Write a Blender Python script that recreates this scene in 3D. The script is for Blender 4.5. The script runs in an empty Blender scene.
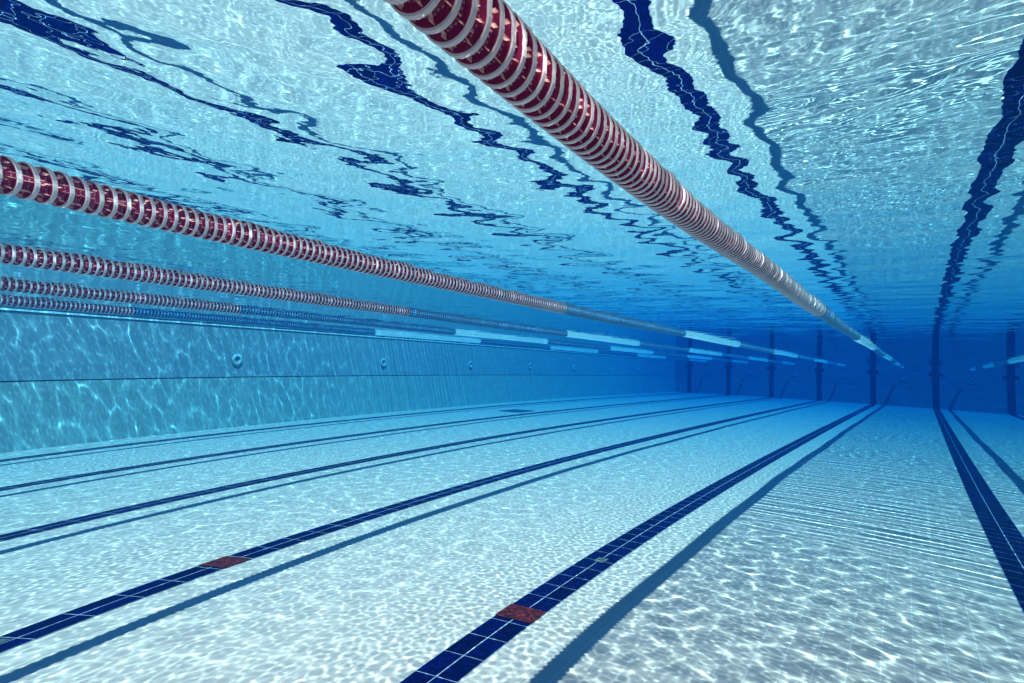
import bpy, math, random
import numpy as np
from mathutils import Vector, Matrix

random.seed(7)
rng = np.random.default_rng(11)
C = bpy.context.scene.collection
sc = bpy.context.scene

# ------------------------------------------------------------------ measures (metres)
CAM_H = 1.538                 # lens above the pool floor
DEPTH = 2.235                 # water surface above the pool floor
FAR_Y, NEAR_Y = 48.75, -1.25  # the two end walls of the 50 m pool
LEFT_X, RIGHT_X = -12.985, 11.9
LINE0 = 0.4715                # lane line nearest the camera; the others every 2.5 m
ROPE1 = -0.7816               # lane rope nearest the camera
SEAM_Z = 1.10
SUN_V = Vector((0.345, -0.33, 1.0)).normalized()   # towards the sun, as seen in the water

# ------------------------------------------------------------------ camera: wide lens behind a flat port
cam = bpy.data.cameras.new('camera'); co = bpy.data.objects.new('camera', cam); C.objects.link(co)
yaw, pitch, roll = map(math.radians, (-28.426, 1.978, 1.766))
F = Vector((math.sin(yaw)*math.cos(pitch), math.cos(yaw)*math.cos(pitch), math.sin(pitch)))
R0 = Vector((math.cos(yaw), -math.sin(yaw), 0)); U0 = R0.cross(F)
Rv = math.cos(roll)*R0 + math.sin(roll)*U0
Uv = -math.sin(roll)*R0 + math.cos(roll)*U0
M = Matrix((Rv, Uv, -F)).transposed().to_4x4(); M.translation = Vector((0, 0, CAM_H))
co.matrix_world = M
cam.sensor_width = 36; cam.sensor_height = 24
cam.clip_start = 0.02; cam.clip_end = 500
cam.type = 'PANO'
def set_pano(**kw):
    for k, v in kw.items():
        for tgt in (cam, getattr(cam, 'cycles', None)):
            try: setattr(tgt, k, v); break
            except Exception: pass
set_pano(panorama_type='FISHEYE_LENS_POLYNOMIAL', fisheye_fov=math.radians(170),
         fisheye_polynomial_k0=0.0, fisheye_polynomial_k1=-4.32196947e-02, fisheye_polynomial_k2=1.82887762e-04,
         fisheye_polynomial_k3=4.47071194e-05, fisheye_polynomial_k4=-1.01618068e-06)
sc.camera = co

# ------------------------------------------------------------------ sky, sun, exposure
w = bpy.data.worlds.new('World'); sc.world = w; w.use_nodes = True
nt = w.node_tree; bg = nt.nodes['Background']
sky = nt.nodes.new('ShaderNodeTexSky'); sky.sky_type = 'NISHITA'; sky.sun_disc = False
sky.sun_elevation = math.asin(SUN_V.z); sky.sun_rotation = math.atan2(SUN_V.x, SUN_V.y)
deep = nt.nodes.new('ShaderNodeMix'); deep.data_type = 'RGBA'; deep.blend_type = 'MULTIPLY'; deep.inputs[0].default_value = 1.0
deep.inputs[7].default_value = (.06, .66, 1.0, 1)          # a clear deep blue sky
nt.links.new(sky.outputs[0], deep.inputs[6]); nt.links.new(deep.outputs[2], bg.inputs[0]); bg.inputs[1].default_value = 0.15; sky.ozone_density = 6.0; sky.dust_density = 0.2
sl = bpy.data.lights.new('sun', 'SUN'); so = bpy.data.objects.new('sun', sl); C.objects.link(so)
sl.energy = 5.0; sl.angle = math.radians(0.4); sl.color = (1.0, 0.87, 0.74)
so.rotation_euler = SUN_V.to_track_quat('Z', 'Y').to_euler(); so.location = (5, -5, 12)
sc.view_settings.view_transform = 'Standard'; sc.view_settings.look = 'None'
sc.view_settings.gamma = 1.0; sc.view_settings.use_curve_mapping = False
sc.view_settings.exposure = 1.16
sc.cycles.use_denoising = True
sc.cycles.max_bounces = 10; sc.cycles.diffuse_bounces = 2; sc.cycles.glossy_bounces = 4
sc.cycles.transparent_max_bounces = 12; sc.cycles.volume_bounces = 1

# ------------------------------------------------------------------ waves: random wave fields, and the light they focus
TILE, N = 10.24, 1536
kx = np.fft.fftfreq(N, TILE/N)*2*np.pi
KX, KY = np.meshgrid(kx, kx, indexing='xy')          # axis 1 = x, axis 0 = y
KK = np.hypot(KX, KY) + 1e-9
def wave_field(lmin, lmax, slope, power=0.0, direction=None, spread=0.4):
    """spectrum of a height field periodic on TILE with the given rms slope"""
    k0, k1 = 2*np.pi/lmax, 2*np.pi/lmin
    amp = np.where((KK > k0) & (KK < k1), KK**(-1.0-power)/np.sqrt(KK), 0)
    amp = amp*np.clip((KK-k0)/(0.4*k0), 0, 1)*np.clip((k1-KK)/(0.3*k1), 0, 1)
    if direction is not None:
        th = np.arctan2(KY, KX)
        amp = amp*sum(np.exp(-0.5*((np.angle(np.exp(2j*(th-direction)))/2)/spread)**2) for _ in (0,))
    H = amp*np.exp(2j*np.pi*rng.random(KK.shape))
    gx = np.fft.ifft2(1j*KX*H).real; gy = np.fft.ifft2(1j*KY*H).real
    s = math.sqrt((gx**2+gy**2).mean())
    return H*(slope/s)
def caustic(H, dist):
    """brightness of the floor under the waves H after refraction through dist metres of water"""
    acc = np.zeros(N*N)
    for sx in (0, .5):
        for sy in (0, .5):
            Hs = H*np.exp(1j*(KX*sx+KY*sy)*TILE/N)
            gx = np.fft.ifft2(1j*KX*Hs).real; gy = np.fft.ifft2(1j*KY*Hs).real
            px = (np.arange(N)[None, :]+sx) - gx*0.25*dist*N/TILE
            py = (np.arange(N)[:, None]+sy) - gy*0.25*dist*N/TILE
            ix = np.floor(px).astype(int); iy = np.floor(py).astype(int); fx = px-ix; fy = py-iy
            for ax, ay, wt in ((0, 0, (1-fx)*(1-fy)), (1, 0, fx*(1-fy)), (0, 1, (1-fx)*fy), (1, 1, fx*fy)):
                acc += np.bincount((((iy+ay) % N)*N + (ix+ax) % N).ravel(), weights=wt.ravel(), minlength=N*N)
    return (acc/4).reshape(N, N)
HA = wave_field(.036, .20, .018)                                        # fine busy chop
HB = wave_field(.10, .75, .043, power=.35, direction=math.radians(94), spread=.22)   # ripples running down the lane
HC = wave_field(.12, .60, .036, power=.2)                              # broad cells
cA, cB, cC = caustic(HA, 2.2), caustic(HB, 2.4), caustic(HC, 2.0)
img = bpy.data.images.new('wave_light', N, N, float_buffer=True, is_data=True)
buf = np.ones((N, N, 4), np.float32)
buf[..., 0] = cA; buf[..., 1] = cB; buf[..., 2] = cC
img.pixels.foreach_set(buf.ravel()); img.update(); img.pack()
HS = (wave_field(.10, .22, .007, power=.2) + wave_field(.18, .5, .0065, power=.3) + wave_field(.45, 2.2, .004, power=.3)
      + wave_field(.22, .9, .004, power=.3, direction=math.radians(97), spread=.4))
h_map = np.fft.ifft2(HS).real

# ------------------------------------------------------------------ material helpers
def mat(name):
    m = bpy.data.materials.new(name); m.use_nodes = True
    return m, m.node_tree.nodes, m.node_tree.links, m.node_tree.nodes['Principled BSDF']
def math_node(nodes, links, op, a, b=None, c=None):
    n = nodes.new('ShaderNodeMath'); n.operation = op
    for i, v in enumerate((a, b, c)):
        if v is None: continue
        if isinstance(v, (int, float)): n.inputs[i].default_value = v
        else: links.new(v, n.inputs[i])
    return n.outputs[0]
def mixc(nodes, links, f, a, b, kind='MIX'):
    n = nodes.new('ShaderNodeMix'); n.data_type = 'RGBA'; n.blend_type = kind
    for sock, v in ((n.inputs[0], f), (n.inputs[6], a), (n.inputs[7], b)):
        if isinstance(v, (int, float)): sock.default_value = v
        elif isinstance(v, tuple): sock.default_value = (*v, 1)
        else: links.new(v, sock)
    return n.outputs[2]
def coords(nodes, links):
    t = nodes.new('ShaderNodeTexCoord'); s = nodes.new('ShaderNodeSeparateXYZ')
    links.new(t.outputs['Object'], s.inputs[0]); return t.outputs['Object'], s.outputs
def grout(nodes, links, v, off, size, width):
    """1 on the joint lines of a tile course"""
    a = math_node(nodes, links, 'SUBTRACT', v, off - width/2)
    a = math_node(nodes, links, 'FLOORED_MODULO', a, size)
    return math_node(nodes, links, 'LESS_THAN', a, width)
def noise(nodes, links, co_, scale, detail=3, rough=.5):
    n = nodes.new('ShaderNodeTexNoise'); links.new(co_, n.inputs['Vector'])
    n.inputs['Scale'].default_value = scale; n.inputs['Detail'].default_value = detail
    n.inputs['Roughness'].default_value = rough; return n.outputs['Fac']
def tile_mat(name, base, joint, jx, jy, ax=0, ay=1, offx=LINE0, offy=3.07, sx=.125, sy=.25, var=.10, stain=.06, rough=.25):
    m, n, l, b = mat(name)
    co_, xyz = coords(n, l)
    gx = grout(n, l, xyz[ax], offx, sx, jx); gy = grout(n, l, xyz[ay], offy, sy, jy)
    g = math_node(n, l, 'MAXIMUM', gx, gy)
    # tone of each single tile
    fx = math_node(n, l, 'FLOOR', math_node(n, l, 'DIVIDE', math_node(n, l, 'SUBTRACT', xyz[ax], offx), sx))
    fy = math_node(n, l, 'FLOOR', math_node(n, l, 'DIVIDE', math_node(n, l, 'SUBTRACT', xyz[ay], offy), sy))
    cb = n.new('ShaderNodeCombineXYZ'); l.new(fx, cb.inputs[0]); l.new(fy, cb.inputs[1])
    wn = n.new('ShaderNodeTexWhiteNoise'); l.new(cb.outputs[0], wn.inputs['Vector'])
    st = noise(n, l, co_, .8, 5, .65)
    v = math_node(n, l, 'MULTIPLY_ADD', wn.outputs['Value'], var, 1-var/2)
    v = math_node(n, l, 'MULTIPLY', v, math_node(n, l, 'MULTIPLY_ADD', st, -stain*2, 1+stain))
    cc = n.new('ShaderNodeCombineColor')
    for i in range(3): l.new(v, cc.inputs[i])
    col = mixc(n, l, 1.0, base, cc.outputs[0], 'MULTIPLY')
    col = mixc(n, l, g, col, joint)
    l.new(col, b.inputs['Base Color']); b.inputs['Roughness'].default_value = rough
    b.inputs['Specular IOR Level'].default_value = .08; b.inputs['IOR'].default_value = 1.12
    bp = n.new('ShaderNodeBump'); bp.inputs['Strength'].default_value = .25; bp.inputs['Distance'].default_value = .002
    l.new(math_node(n, l, 'SUBTRACT', 1.0, g), bp.inputs['Height']); l.new(bp.outputs[0], b.inputs['Normal'])
    return m
M_floor = tile_mat('white_floor_tile', (.45, .33, .29), (.54, .42, .38), .006, .004)
M_line = tile_mat('navy_tile', (.0005, .0015, .035), (.28, .31, .38), .006, .004, var=.5, stain=.1)
M_red = tile_mat('red_mosaic_tile', (.11, .012, .012), (.04, .006, .012), .003, .003, sx=.0125, sy=.0125, var=1.3, stain=.4)
M_gray = tile_mat('worn_mosaic_patch', (.05, .06, .06), (.10, .11, .11), .003, .003, sx=.0125, sy=.0125, var=1.2, stain=.6)
M_wall_hi = tile_mat('upper_side_wall_tile', (.29, .33, .35), (.27, .31, .33), .004, .004, ax=1, ay=2, offx=0, offy=0, sx=.25, sy=.125, stain=.12)
M_wall_lo = tile_mat('lower_side_wall_tile', (.34, .38, .36), (.31, .35, .33), .004, .004, ax=1, ay=2, offx=0, offy=0, sx=.25, sy=.125, stain=.12)
M_end_hi = tile_mat('upper_end_wall_tile', (.13, .18, .24), (.11, .16, .22), .004, .004, ax=0, ay=2, offx=0, offy=0, sx=.25, sy=.125, stain=.12)
M_end_lo = tile_mat('lower_end_wall_tile', (.15, .20, .25), (.13, .18, .22), .004, .004, ax=0, ay=2, offx=0, offy=0, sx=.25, sy=.125, stain=.12)
M_navy_w = tile_mat('navy_wall_tile', (.0005, .0015, .035), (.01, .02, .08), .004, .004, ax=0, ay=2, offx=LINE0, offy=0, sx=.125, sy=.25, var=.4)
def plain(name, col, rough=.4, var=.15, scale=20, spec=.3, trans=0):
    m, n, l, b = mat(name)
    co_, _ = coords(n, l)
    f = noise(n, l, co_, scale)
    c = mixc(n, l, f, tuple(x*(1-var) for x in col), tuple(min(1, x*(1+var)) for x in col))
    l.new(c, b.inputs['Base Color']); b.inputs['Roughness'].default_value = rough
    b.inputs['Specular IOR Level'].default_value = spec
    if trans:
        t = n.new('ShaderNodeBsdfTranslucent'); l.new(c, t.inputs[0])
        mx = n.new('ShaderNodeMixShader'); mx.inputs[0].default_value = trans
        l.new(b.outputs[0], mx.inputs[1]); l.new(t.outputs[0], mx.inputs[2])
        l.new(mx.outputs[0], n['Material Output'].inputs[0])
    return m
M_joint = plain('dark_joint', (.07, .12, .15))
M_coping = plain('white_coping', (.80, .82, .82))
M_fit = plain('white_plastic_fitting', (.38, .42, .43))
M_fit_end = plain('bluish_fitting', (.18, .24, .30))
M_hole = plain('dark_inlet_bore', (.24, .30, .34))
M_shadow_plate = plain('shadow_plate_dark', (.03, .10, .16))
M_rim = plain('milky_plastic_rim', (.98, .88, .88), .35, .02, 40, .4, .45)
M_red_b = plain('dark_red_plastic', (.36, .018, .105), .35, .3, 60, .5, .60)
M_fin = plain('pink_red_plastic', (.98, .50, .46), .35, .1, 60, .3, .60)
M_stud = plain('pale_stud', (.45, .30, .42), .35, .1, 60, .4, .3)
M_blue_b = plain('blue_plastic', (.02, .14, .38), .35, .2, 60, .4, .5)
M_blue_r = plain('pale_blue_plastic_rim', (.30, .54, .72), .35, .1, 60, .4, .4)
M_wht = plain('white_plastic_float', (.98, .97, .93), .35, .02, 60, .3, .80)
M_cable = plain('steel_cable', (.35, .36, .38), .35)

# ------------------------------------------------------------------ mesh helpers
class MB:
    def __init__(s): s.v = []; s.f = []; s.m = []
    def add(s, verts, faces, mi=0):
        o = len(s.v); s.v += verts; s.f += [tuple(i+o for i in f) for f in faces]; s.m += [mi]*len(faces)
    def box(s, x0, x1, y0, y1, z0, z1, mi=0):
        s.add([(x, y, z) for x in (x0, x1) for y in (y0, y1) for z in (z0, z1)],
              [(0, 1, 3, 2), (4, 6, 7, 5), (0, 4, 5, 1), (2, 3, 7, 6), (0, 2, 6, 4), (1, 5, 7, 3)], mi)
    def lathe(s, prof, seg, axis='y', center=(0, 0, 0), mi=0, closed=True, ph=0.0):
        """prof: list of (radius, position along the axis)"""
        vs = []; fs = []; n = len(prof)
        for i in range(seg):
            a = 2*math.pi*i/seg + ph
            for r, t in prof:
                c, q = r*math.cos(a), r*math.sin(a)
                p = {'y': (c, t, q), 'x': (t, c, q), 'z': (c, q, t)}[axis]
                vs.append((p[0]+center[0], p[1]+center[1], p[2]+center[2]))
        for i in range(seg):
            j = (i+1) % seg
            for k in range(n if closed else n-1):
                k2 = (k+1) % n
                fs.append((i*n+k, i*n+k2, j*n+k2, j*n+k))
        s.add(vs, fs, mi)
    def build(s, name, mats, parent=None, smooth=False, loc=None):
        me = bpy.data.meshes.new(name); me.from_pydata(s.v, [], s.f); me.update()
        for m in (mats if isinstance(mats, (list, tuple)) else [mats]): me.materials.append(m)
        me.polygons.foreach_set('material_index', s.m)
        if smooth: me.polygons.foreach_set('use_smooth', [True]*len(s.f))
        o = bpy.data.objects.new(name, me); C.objects.link(o)
        if parent: o.parent = parent
        if loc: o.location = loc
        return o
def tag(o, label=None, cat=None, group=None, kind=None):
    if label: o['label'] = label
    if cat: o['category'] = cat
    if group: o['group'] = group
    if kind: o['kind'] = kind
    return o
def sheet(x0, x1, y0, y1, z, name, m, parent=None):
    b = MB(); b.add([(x0, y0, z), (x1, y0, z), (x1, y1, z), (x0, y1, z)], [(0, 1, 2, 3)])
    return b.build(name, m, parent)

# ------------------------------------------------------------------ pool floor and its markings
b = MB(); b.box(LEFT_X-.3, RIGHT_X+.3, NEAR_Y-.3, FAR_Y+.3, -.3, 0)
floor = tag(b.build('pool_floor', M_floor), 'white tiled pool floor crossed by navy lane lines', kind='structure')
for i in range(-4, 6):
    x = LINE0 - 2.5*i
    sheet(x-.125, x+.125, 0.55 if i else .55, FAR_Y-.02, .004, 'lane_line', M_line, floor)
for i in range(-1, 3):
    x = LINE0 - 2.5*i
    if i in (1, 2): sheet(x-.125, x+.125, 3.866 if i == 1 else 3.84, 4.082 if i == 1 else 4.055, .008, 'red_marker_tile', M_red, floor)
sheet(LINE0-2.5-.03, LINE0-2.5+.05, 5.27, 5.40, .008, 'worn_tile_patch', M_gray, floor)
sheet(LINE0-5-.125, LINE0-5-.0, 2.72, 2.80, .008, 'worn_tile_patch', M_gray, floor)
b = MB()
b.box(-10.75, -9.95, 19.05, 20.15, .002, .010)  # slatted plate added as a dark shadow spot on the floor
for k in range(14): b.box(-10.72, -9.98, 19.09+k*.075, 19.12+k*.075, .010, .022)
tag(b.build('floor_shadow_plate', M_shadow_plate), 'dark slatted plate standing in for a shadow on the pool floor near the left side wall', 'shadow plate')

# ------------------------------------------------------------------ walls
def inlet(parent, x, y, z, ax, mf=None):
    """round return fitting: raised ring, dark bore"""
    b = MB(); s = 1 if ax == 'x' else -1
    b.lathe([(.058, 0), (.128, 0), (.132, .012*s), (.122, .026*s), (.086, .034*s), (.060, .022*s)], 28, ax, (x, y, z))
    o = b.build('inlet_ring', mf or M_fit, parent, True)
    b = MB(); b.lathe([(.0005, .004*s), (.058, .004*s)], 20, ax, (x, y, z), closed=False)
    b.build('bore', M_hole, o)
side = bpy.data.objects.new('side_wall', None); C.objects.link(side); side.location = (LEFT_X, 20, 0)
tag(side, 'long pale left side wall of the pool with round inlets and rippling light', 'pool wall')
side.location = (0, 0, 0)
b = MB(); b.box(LEFT_X-.3, LEFT_X, NEAR_Y, FAR_Y, SEAM_Z+.012, DEPTH-.030); b.build('wall_panel', M_wall_hi, side)
b = MB(); b.box(LEFT_X-.3, LEFT_X-.03, NEAR_Y, FAR_Y, SEAM_Z-.010, SEAM_Z+.012); b.build('seam_joint', M_joint, side)
b = MB(); b.box(LEFT_X-.3, LEFT_X+.018, NEAR_Y, FAR_Y, 0, SEAM_Z-.010); b.build('wall_panel', M_wall_lo, side)
b = MB(); b.box(LEFT_X-.3, LEFT_X-.002, NEAR_Y, FAR_Y, DEPTH-.030, DEPTH-.014); b.build('coping_groove', M_joint, side)
b = MB(); b.box(LEFT_X-.6, LEFT_X+.015, NEAR_Y, FAR_Y, DEPTH-.014, DEPTH+.05); b.build('coping', M_coping, side)
for k in range(-1, 8): inlet(side, LEFT_X+.0015, 11.08+4.87*k, 1.485, 'x')
endw = bpy.data.objects.new('end_wall', None); C.objects.link(endw)
tag(endw, 'deep blue far end wall of the pool with navy cross targets', 'pool wall')
b = MB(); b.box(LEFT_X, RIGHT_X, FAR_Y, FAR_Y+.3, SEAM_Z+.012, DEPTH+.05); b.build('wall_panel', M_end_hi, endw)
b = MB(); b.box(LEFT_X, RIGHT_X, FAR_Y+.02, FAR_Y+.3, SEAM_Z-.012, SEAM_Z+.012); b.build('seam_joint', M_joint, endw)
b = MB(); b.box(LEFT_X, RIGHT_X, FAR_Y-.012, FAR_Y+.3, 0, SEAM_Z-.012); b.build('wall_panel', M_end_lo, endw)
for i in range(-4, 6):
    x = LINE0 - 2.5*i
    b = MB(); b.box(x-.125, x+.125, FAR_Y-.018, FAR_Y-.0125, .006, DEPTH-.002)
    b.box(x-.25, x-.1252, FAR_Y-.017, FAR_Y-.001, DEPTH-.43, DEPTH-.24); b.box(x+.1252, x+.25, FAR_Y-.017, FAR_Y-.001, DEPTH-.43, DEPTH-.24)
    b.build('cross_target', M_navy_w, endw)
for i in range(-2, 5): inlet(endw, -.77-2.5*i+.0, FAR_Y-.0015, 1.57, 'y', M_fit_end)
b = MB()
b.box(LEFT_X-.3, RIGHT_X+.3, NEAR_Y-.3, NEAR_Y, 0, DEPTH+.05)
tag(b.build('end_wall', M_end_hi), 'near end wall of the pool behind the viewer', 'pool wall')
b = MB(); b.box(RIGHT_X, RIGHT_X+.3, NEAR_Y, FAR_Y, 0, DEPTH+.05)
tag(b.build('side_wall', M_wall_hi), 'right side wall of the pool beyond the last lane', 'pool wall')

# ------------------------------------------------------------------ water surface: a mesh of real waves
def axis_pts(a, b_, step):
    p = [a]
    while p[-1] < b_: p.append(p[-1] + step(p[-1]))
    p = np.array(p); return a + (p-a)*(b_-a)/(p[-1]-a)
xs = axis_pts(LEFT_X-.002, RIGHT_X+.002, lambda x: .032 if -6 < x < 3 else .055)
ys = axis_pts(NEAR_Y-.002, FAR_Y+.002, lambda y: .030 if y < 9 else min(.10, .030+.003*(y-9)))
def sample(mp, X, Y):
    u = (X/TILE*N) % N; v = (Y/TILE*N) % N
    i = np.floor(u).astype(int); j = np.floor(v).astype(int); fu = u-i; fv = v-j
    i %= N; j %= N; i2 = (i+1) % N; j2 = (j+1) % N
    return mp[j, i]*(1-fu)*(1-fv)+mp[j, i2]*fu*(1-fv)+mp[j2, i]*(1-fu)*fv+mp[j2, i2]*fu*fv
XX, YY = np.meshgrid(xs, ys, indexing='xy')
ca, sa = math.cos(.35), math.sin(.35)
X2, Y2 = XX*ca - YY*sa + 3.1, XX*sa + YY*ca - 1.7
edge = np.clip(np.minimum.reduce([XX-LEFT_X, RIGHT_X-XX, YY-NEAR_Y, FAR_Y-YY])/.15, 0, 1)
ZZ = DEPTH + edge*(sample(h_map, XX, YY)*.60 + sample(h_map, X2, Y2)*.58)
nx, ny = len(xs), len(ys)
me = bpy.data.meshes.new('water_surface')
me.vertices.add(nx*ny); me.vertices.foreach_set('co', np.stack([XX, YY, ZZ], -1).astype(np.float32).ravel())
I = (np.arange(ny-1)[:, None]*nx + np.arange(nx-1)[None, :]).ravel()
quads = np.stack([I, I+1, I+nx+1, I+nx], -1).astype(np.int32)
nf = len(quads)
me.loops.add(nf*4); me.loops.foreach_set('vertex_index', quads.ravel())
me.polygons.add(nf); me.polygons.foreach_set('loop_start', np.arange(nf, dtype=np.int32)*4)
me.polygons.foreach_set('loop_total', np.full(nf, 4, np.int32)); me.polygons.foreach_set('use_smooth', np.ones(nf, bool))
me.update(calc_edges=True)
m, n, l, pb = mat('water_surface'); n.remove(pb)
co_, xyz = coords(n, l)
def img_tex(rot, scale, off):
    mp = n.new('ShaderNodeMapping'); l.new(co_, mp.inputs[0])
    mp.inputs['Rotation'].default_value = (0, 0, rot); s = scale/TILE; mp.inputs['Scale'].default_value = (s, s, s)
    mp.inputs['Location'].default_value = off
    t = n.new('ShaderNodeTexImage'); t.image = img; t.extension = 'REPEAT'; t.interpolation = 'Linear'
    l.new(mp.outputs[0], t.inputs[0]); s_ = n.new('ShaderNodeSeparateColor'); l.new(t.outputs[0], s_.inputs[0]); return s_.outputs
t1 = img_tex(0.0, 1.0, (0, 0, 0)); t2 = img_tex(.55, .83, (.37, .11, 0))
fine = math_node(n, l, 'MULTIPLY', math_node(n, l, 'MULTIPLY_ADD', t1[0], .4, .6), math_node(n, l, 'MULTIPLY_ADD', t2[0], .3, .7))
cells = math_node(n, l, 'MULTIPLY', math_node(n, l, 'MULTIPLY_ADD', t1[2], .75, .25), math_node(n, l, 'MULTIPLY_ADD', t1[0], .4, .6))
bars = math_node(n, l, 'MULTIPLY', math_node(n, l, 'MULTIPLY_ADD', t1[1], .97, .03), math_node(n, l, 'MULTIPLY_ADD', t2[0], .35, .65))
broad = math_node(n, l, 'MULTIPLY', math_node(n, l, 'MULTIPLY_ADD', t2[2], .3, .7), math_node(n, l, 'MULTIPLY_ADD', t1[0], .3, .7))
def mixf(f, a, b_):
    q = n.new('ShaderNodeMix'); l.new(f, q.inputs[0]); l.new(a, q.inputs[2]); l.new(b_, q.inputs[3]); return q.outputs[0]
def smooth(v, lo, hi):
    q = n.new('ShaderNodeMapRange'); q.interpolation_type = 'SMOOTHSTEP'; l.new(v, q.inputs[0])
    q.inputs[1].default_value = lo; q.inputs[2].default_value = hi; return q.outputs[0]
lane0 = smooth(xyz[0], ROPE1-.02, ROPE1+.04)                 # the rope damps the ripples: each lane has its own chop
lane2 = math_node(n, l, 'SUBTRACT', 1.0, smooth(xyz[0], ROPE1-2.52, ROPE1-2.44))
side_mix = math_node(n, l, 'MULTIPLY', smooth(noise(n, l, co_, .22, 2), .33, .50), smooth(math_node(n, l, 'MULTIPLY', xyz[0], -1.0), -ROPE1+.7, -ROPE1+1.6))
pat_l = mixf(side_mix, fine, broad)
pat_r = math_node(n, l, 'MULTIPLY', mixf(smooth(noise(n, l, co_, .30, 2), .40, .58), bars, cells), .68)  # transmission also cut down to darken the floor right of the rope
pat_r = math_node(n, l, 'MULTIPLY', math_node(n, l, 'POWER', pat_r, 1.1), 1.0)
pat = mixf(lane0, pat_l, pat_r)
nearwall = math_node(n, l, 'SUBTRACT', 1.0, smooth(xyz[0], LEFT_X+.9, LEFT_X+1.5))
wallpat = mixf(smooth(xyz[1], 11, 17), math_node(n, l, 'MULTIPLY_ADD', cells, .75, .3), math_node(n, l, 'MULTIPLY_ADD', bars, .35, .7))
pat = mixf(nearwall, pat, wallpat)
pat = mixf(smooth(xyz[1], 36, 44), pat, math_node(n, l, 'MULTIPLY_ADD', pat, .2, .65))     # light pattern in the transmission flattened towards the far end
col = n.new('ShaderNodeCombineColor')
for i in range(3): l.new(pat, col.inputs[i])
tr = n.new('ShaderNodeBsdfTransparent'); l.new(col.outputs[0], tr.inputs[0])  # caustic light pattern put into the surface's transparency colour
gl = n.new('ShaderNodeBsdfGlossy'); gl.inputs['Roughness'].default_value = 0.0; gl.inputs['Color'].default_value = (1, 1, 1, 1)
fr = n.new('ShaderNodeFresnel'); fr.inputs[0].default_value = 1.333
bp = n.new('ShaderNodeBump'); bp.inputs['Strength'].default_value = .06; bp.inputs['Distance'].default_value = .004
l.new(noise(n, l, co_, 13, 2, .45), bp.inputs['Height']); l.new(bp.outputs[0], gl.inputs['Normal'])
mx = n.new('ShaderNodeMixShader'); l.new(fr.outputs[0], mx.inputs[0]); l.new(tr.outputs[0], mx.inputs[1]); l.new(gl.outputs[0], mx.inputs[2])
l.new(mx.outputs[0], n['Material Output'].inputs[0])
me.materials.append(m)
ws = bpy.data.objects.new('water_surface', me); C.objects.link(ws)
tag(ws, 'rippled water surface seen from below, mirroring the pool floor', kind='structure')

# the body of water: even, blue
hz = MB(); hz.box(LEFT_X-1.5, RIGHT_X+1.5, NEAR_Y-1.5, FAR_Y+1.5, -1.3, DEPTH+.12)
m, n, l, pb = mat('blue_pool_water'); n.remove(pb)
pv = n.new('ShaderNodeVolumePrincipled')
pv.inputs['Density'].default_value = .17
pv.inputs['Color'].default_value = (.001, .012, .038, 1)
pv.inputs['Absorption Color'].default_value = (0.0214, 0.5895, 0.8988, 1)
pv.inputs['Anisotropy'].default_value = .3
l.new(pv.outputs[0], n['Material Output'].inputs['Volume'])
tag(hz.build('haze', m), 'blue water filling the pool, fading far things', kind='stuff')

# ------------------------------------------------------------------ lane ropes
PITCH = .050
def disc_mesh(name, body, rim, fin, stud, seg=28, fins=8, detail=True):
    """one float of the rope: outer band on a perforated body with webs, axis along y"""
    b = MB()
    R = .0645; hw = .0076 if detail else .0090
    b.lathe([(R-.004, -hw), (R, -hw*.8), (R, hw*.8), (R-.004, hw)], seg, mi=1, closed=False)
    if detail:
        for sg in (-1, 1): b.lathe([(.0440, -.0245*sg), (.0460, -.015*sg), (.0470, -.0085*sg), (.0610, -.0074*sg)], seg, mi=0, closed=False)
        b.lathe([(.009, -.0245), (.013, -.0245), (.013, .0245), (.009, .0245)], 10, mi=2)
        for k in range(fins):
            a = 2*math.pi*k/fins; u = Vector((math.cos(a), 0, math.sin(a))); t = Vector((-math.sin(a), 0, math.cos(a)))
            for y0, y1 in ((-.0245, -hw), (hw, .0245)):
                vs = [tuple(u*r + Vector((0, y, 0))) for r in (.043, .0575) for y in (y0, y1)]
                b.add(vs, [(0, 1, 3, 2)], 2)
                vs = [tuple(u*.0577 + t*s + Vector((0, y, 0))) for s in (-.0016, .0016) for y in (y0, y1)]
                b.add(vs, [(0, 1, 3, 2)], 2)
            for q in range(3):                                     # round studs between the webs
                aa = a + 2*math.pi/fins*(q+.75)/3.6
                u2 = Vector((math.cos(aa), 0, math.sin(aa))); t2 = Vector((-math.sin(aa), 0, math.cos(aa)))
                for y in ((-.0160, .0135) if q % 2 else (-.0130, .0175)):
                    c0 = u2*.0450 + Vector((0, y, 0)); r = .0026
                    ring = [tuple(c0 + u2*.0014 + (t2*math.cos(g) + Vector((0, 1, 0))*math.sin(g))*r) for g in [i*math.pi/3 for i in range(6)]]
                    base = [tuple(c0 + (t2*math.cos(g) + Vector((0, 1, 0))*math.sin(g))*r*1.2) for g in [i*math.pi/3 for i in range(6)]]
                    b.add(ring+base, [(0, 1, 2, 3, 4, 5)] + [(i, i+6, (i+1) % 6+6, (i+1) % 6) for i in range(6)], 3)
    else:
        for sg in (-1, 1): b.lathe([(.0460, -.0245*sg), (.0470, -.0088*sg), (.0610, -.0086*sg)], seg, mi=0, closed=False)
        for k in range(fins):
            a = 2*math.pi*k/fins; u = Vector((math.cos(a), 0, math.sin(a))); t = Vector((-math.sin(a), 0, math.cos(a)))
            vs = [tuple(u*r + Vector((0, y, 0))) for r in (.045, .0570) for y in (-.0245, .0245)]
            b.add(vs, [(0, 1, 3, 2)], 2)
            vs = [tuple(u*.0572 + t*s + Vector((0, y, 0))) for s in (-.003, .003) for y in (-.0245, .0245)]
            b.add(vs, [(0, 1, 3, 2)], 2)
    return b, [body, rim, fin, stud]
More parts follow.
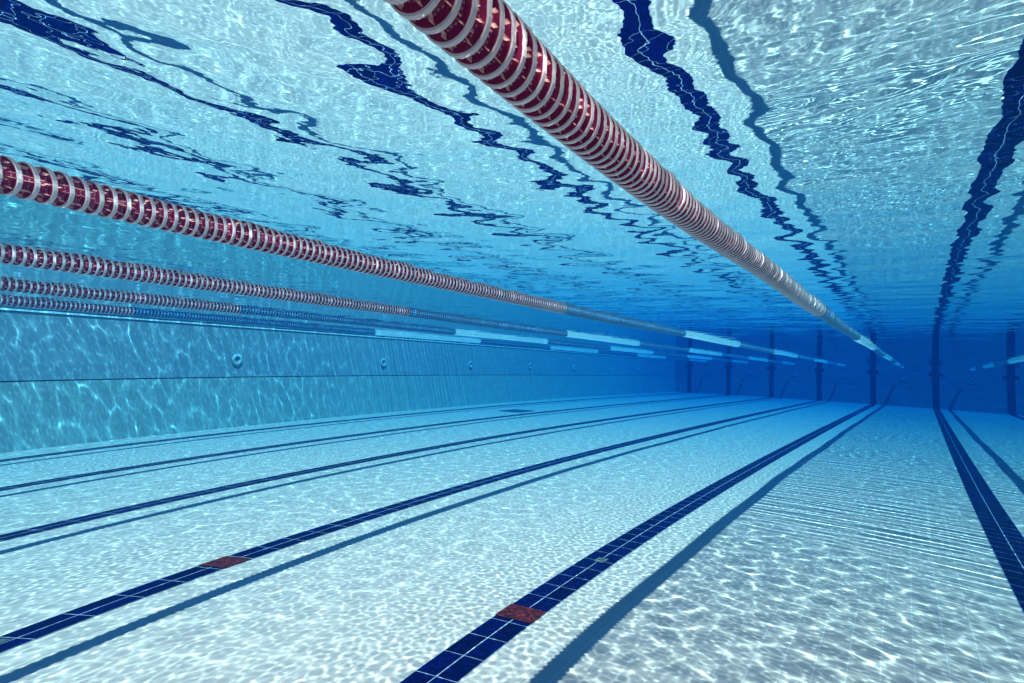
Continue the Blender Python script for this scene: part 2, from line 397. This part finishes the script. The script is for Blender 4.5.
proto_b, proto_m = disc_mesh('float_disc', M_red_b, M_rim, M_fin, M_stud)
proto = proto_b.build('float_disc', proto_m)
pm = proto.data
bpy.data.objects.remove(proto)
simple = {}
for key, mats in (('red', (M_red_b, M_rim, M_fin, M_stud)), ('blue', (M_blue_b, M_blue_r, M_blue_r, M_blue_r)), ('white', (M_wht, M_wht, M_wht, M_wht))):
    simple[key] = disc_mesh('x', *mats, seg=16, fins=8, detail=False)
wb = MB(); wb.lathe([(.050, -.0245), (.0625, -.0215), (.0635, .0), (.0625, .0215), (.050, .0245)], 16, closed=False)
simple['white'] = (wb, None)
SEG_MATS = [M_red_b, M_rim, M_fin, M_stud, M_blue_b, M_blue_r, M_wht]
def section(y):
    if y < 7.4: return 'red'
    for lo, hi in ((12.88, 17.8), (22.95, 27.95), (33.3, 38.4), (43.4, 48.2)):
        if lo <= y < hi: return 'white'
    return 'blue'
def wander(x, y):
    return .010*math.sin(y*.55+x*2.1)+.006*math.sin(y*1.7+x), -.006+.004*math.sin(y*.9+x*3)
SHIFT = {0: .8, 1: -.08, 2: .2, 3: -.35, 4: 0.0, -1: .1}
def rope(x, first, label, k):
    root = bpy.data.objects.new('lane_rope', None); C.objects.link(root); root.location = (x, NEAR_Y, DEPTH)
    tag(root, label, 'lane rope', 'lane ropes floating between the lanes')
    N_D = int((FAR_Y-.35-(NEAR_Y+.3))/PITCH)
    ysd = [NEAR_Y+.3+i*PITCH for i in range(N_D)]
    i0 = next(i for i, y in enumerate(ysd) if y >= first)
    V, Fc, Mi = [], [], []; off = 0
    arr = {kk: (np.array(bb.v), bb.f, np.array(bb.m)) for kk, (bb, _) in simple.items()}
    base = {'red': (0, 1, 2, 3), 'blue': (4, 5, 5, 5), 'white': (6, 6, 6, 6)}
    for i, y in enumerate(ysd):
        dx, dz = wander(x, y); s = section(y-SHIFT[k]); ph = (math.pi/8 if i % 3 == 1 else 0) + random.gauss(0, .10)
        if i0 <= i < i0+100 and s == 'red':
            o = bpy.data.objects.new('float_disc', pm); C.objects.link(o); o.parent = root
            o.location = (dx, y-NEAR_Y, dz); o.rotation_euler = (random.uniform(-.03, .03), ph, random.uniform(-.03, .03))
            continue
        a, f, mm = arr[s]; c, q = math.cos(ph), math.sin(ph)
        P = np.stack([a[:, 0]*c-a[:, 2]*q+dx, a[:, 1]*(1.08 if s == 'white' else 1)+y-NEAR_Y, a[:, 0]*q+a[:, 2]*c+dz], -1)
        if s == 'white': P[:, [0, 2]] *= 1.0
        V.append(P); Fc += [tuple(t+off for t in ff) for ff in f]; Mi += [base[s][t] for t in mm]; off += len(a)
    mb = MB(); mb.v = [tuple(p) for p in np.concatenate(V)]; mb.f = Fc; mb.m = Mi
    tag(mb.build('float_disc_run', SEG_MATS, root), kind='stuff')
    cb = MB(); cb.lathe([(.004, .0), (.004, FAR_Y-NEAR_Y)], 6, closed=False); cb.build('cable', M_cable, root)
    return root
LAB = {0: 'nearest thick lane rope of red and white floats, crossing the top of the picture',
       1: 'second lane rope from the near one, red floats reaching the left edge highest',
       2: 'third lane rope from the near one, between the second and the thin far ropes',
       3: 'fourth lane rope from the near one, thin, second from the left side wall',
       4: 'thinnest lane rope, running right along the left side wall',
       -1: 'lane rope right of the nearest one, only its far white end in view'}
for k, first in ((0, 1.0), (1, 1.7), (2, 2.9), (3, 4.1), (4, 5.3), (-1, 2.0)):
    rope(ROPE1-2.5*k, first, LAB[k], k)
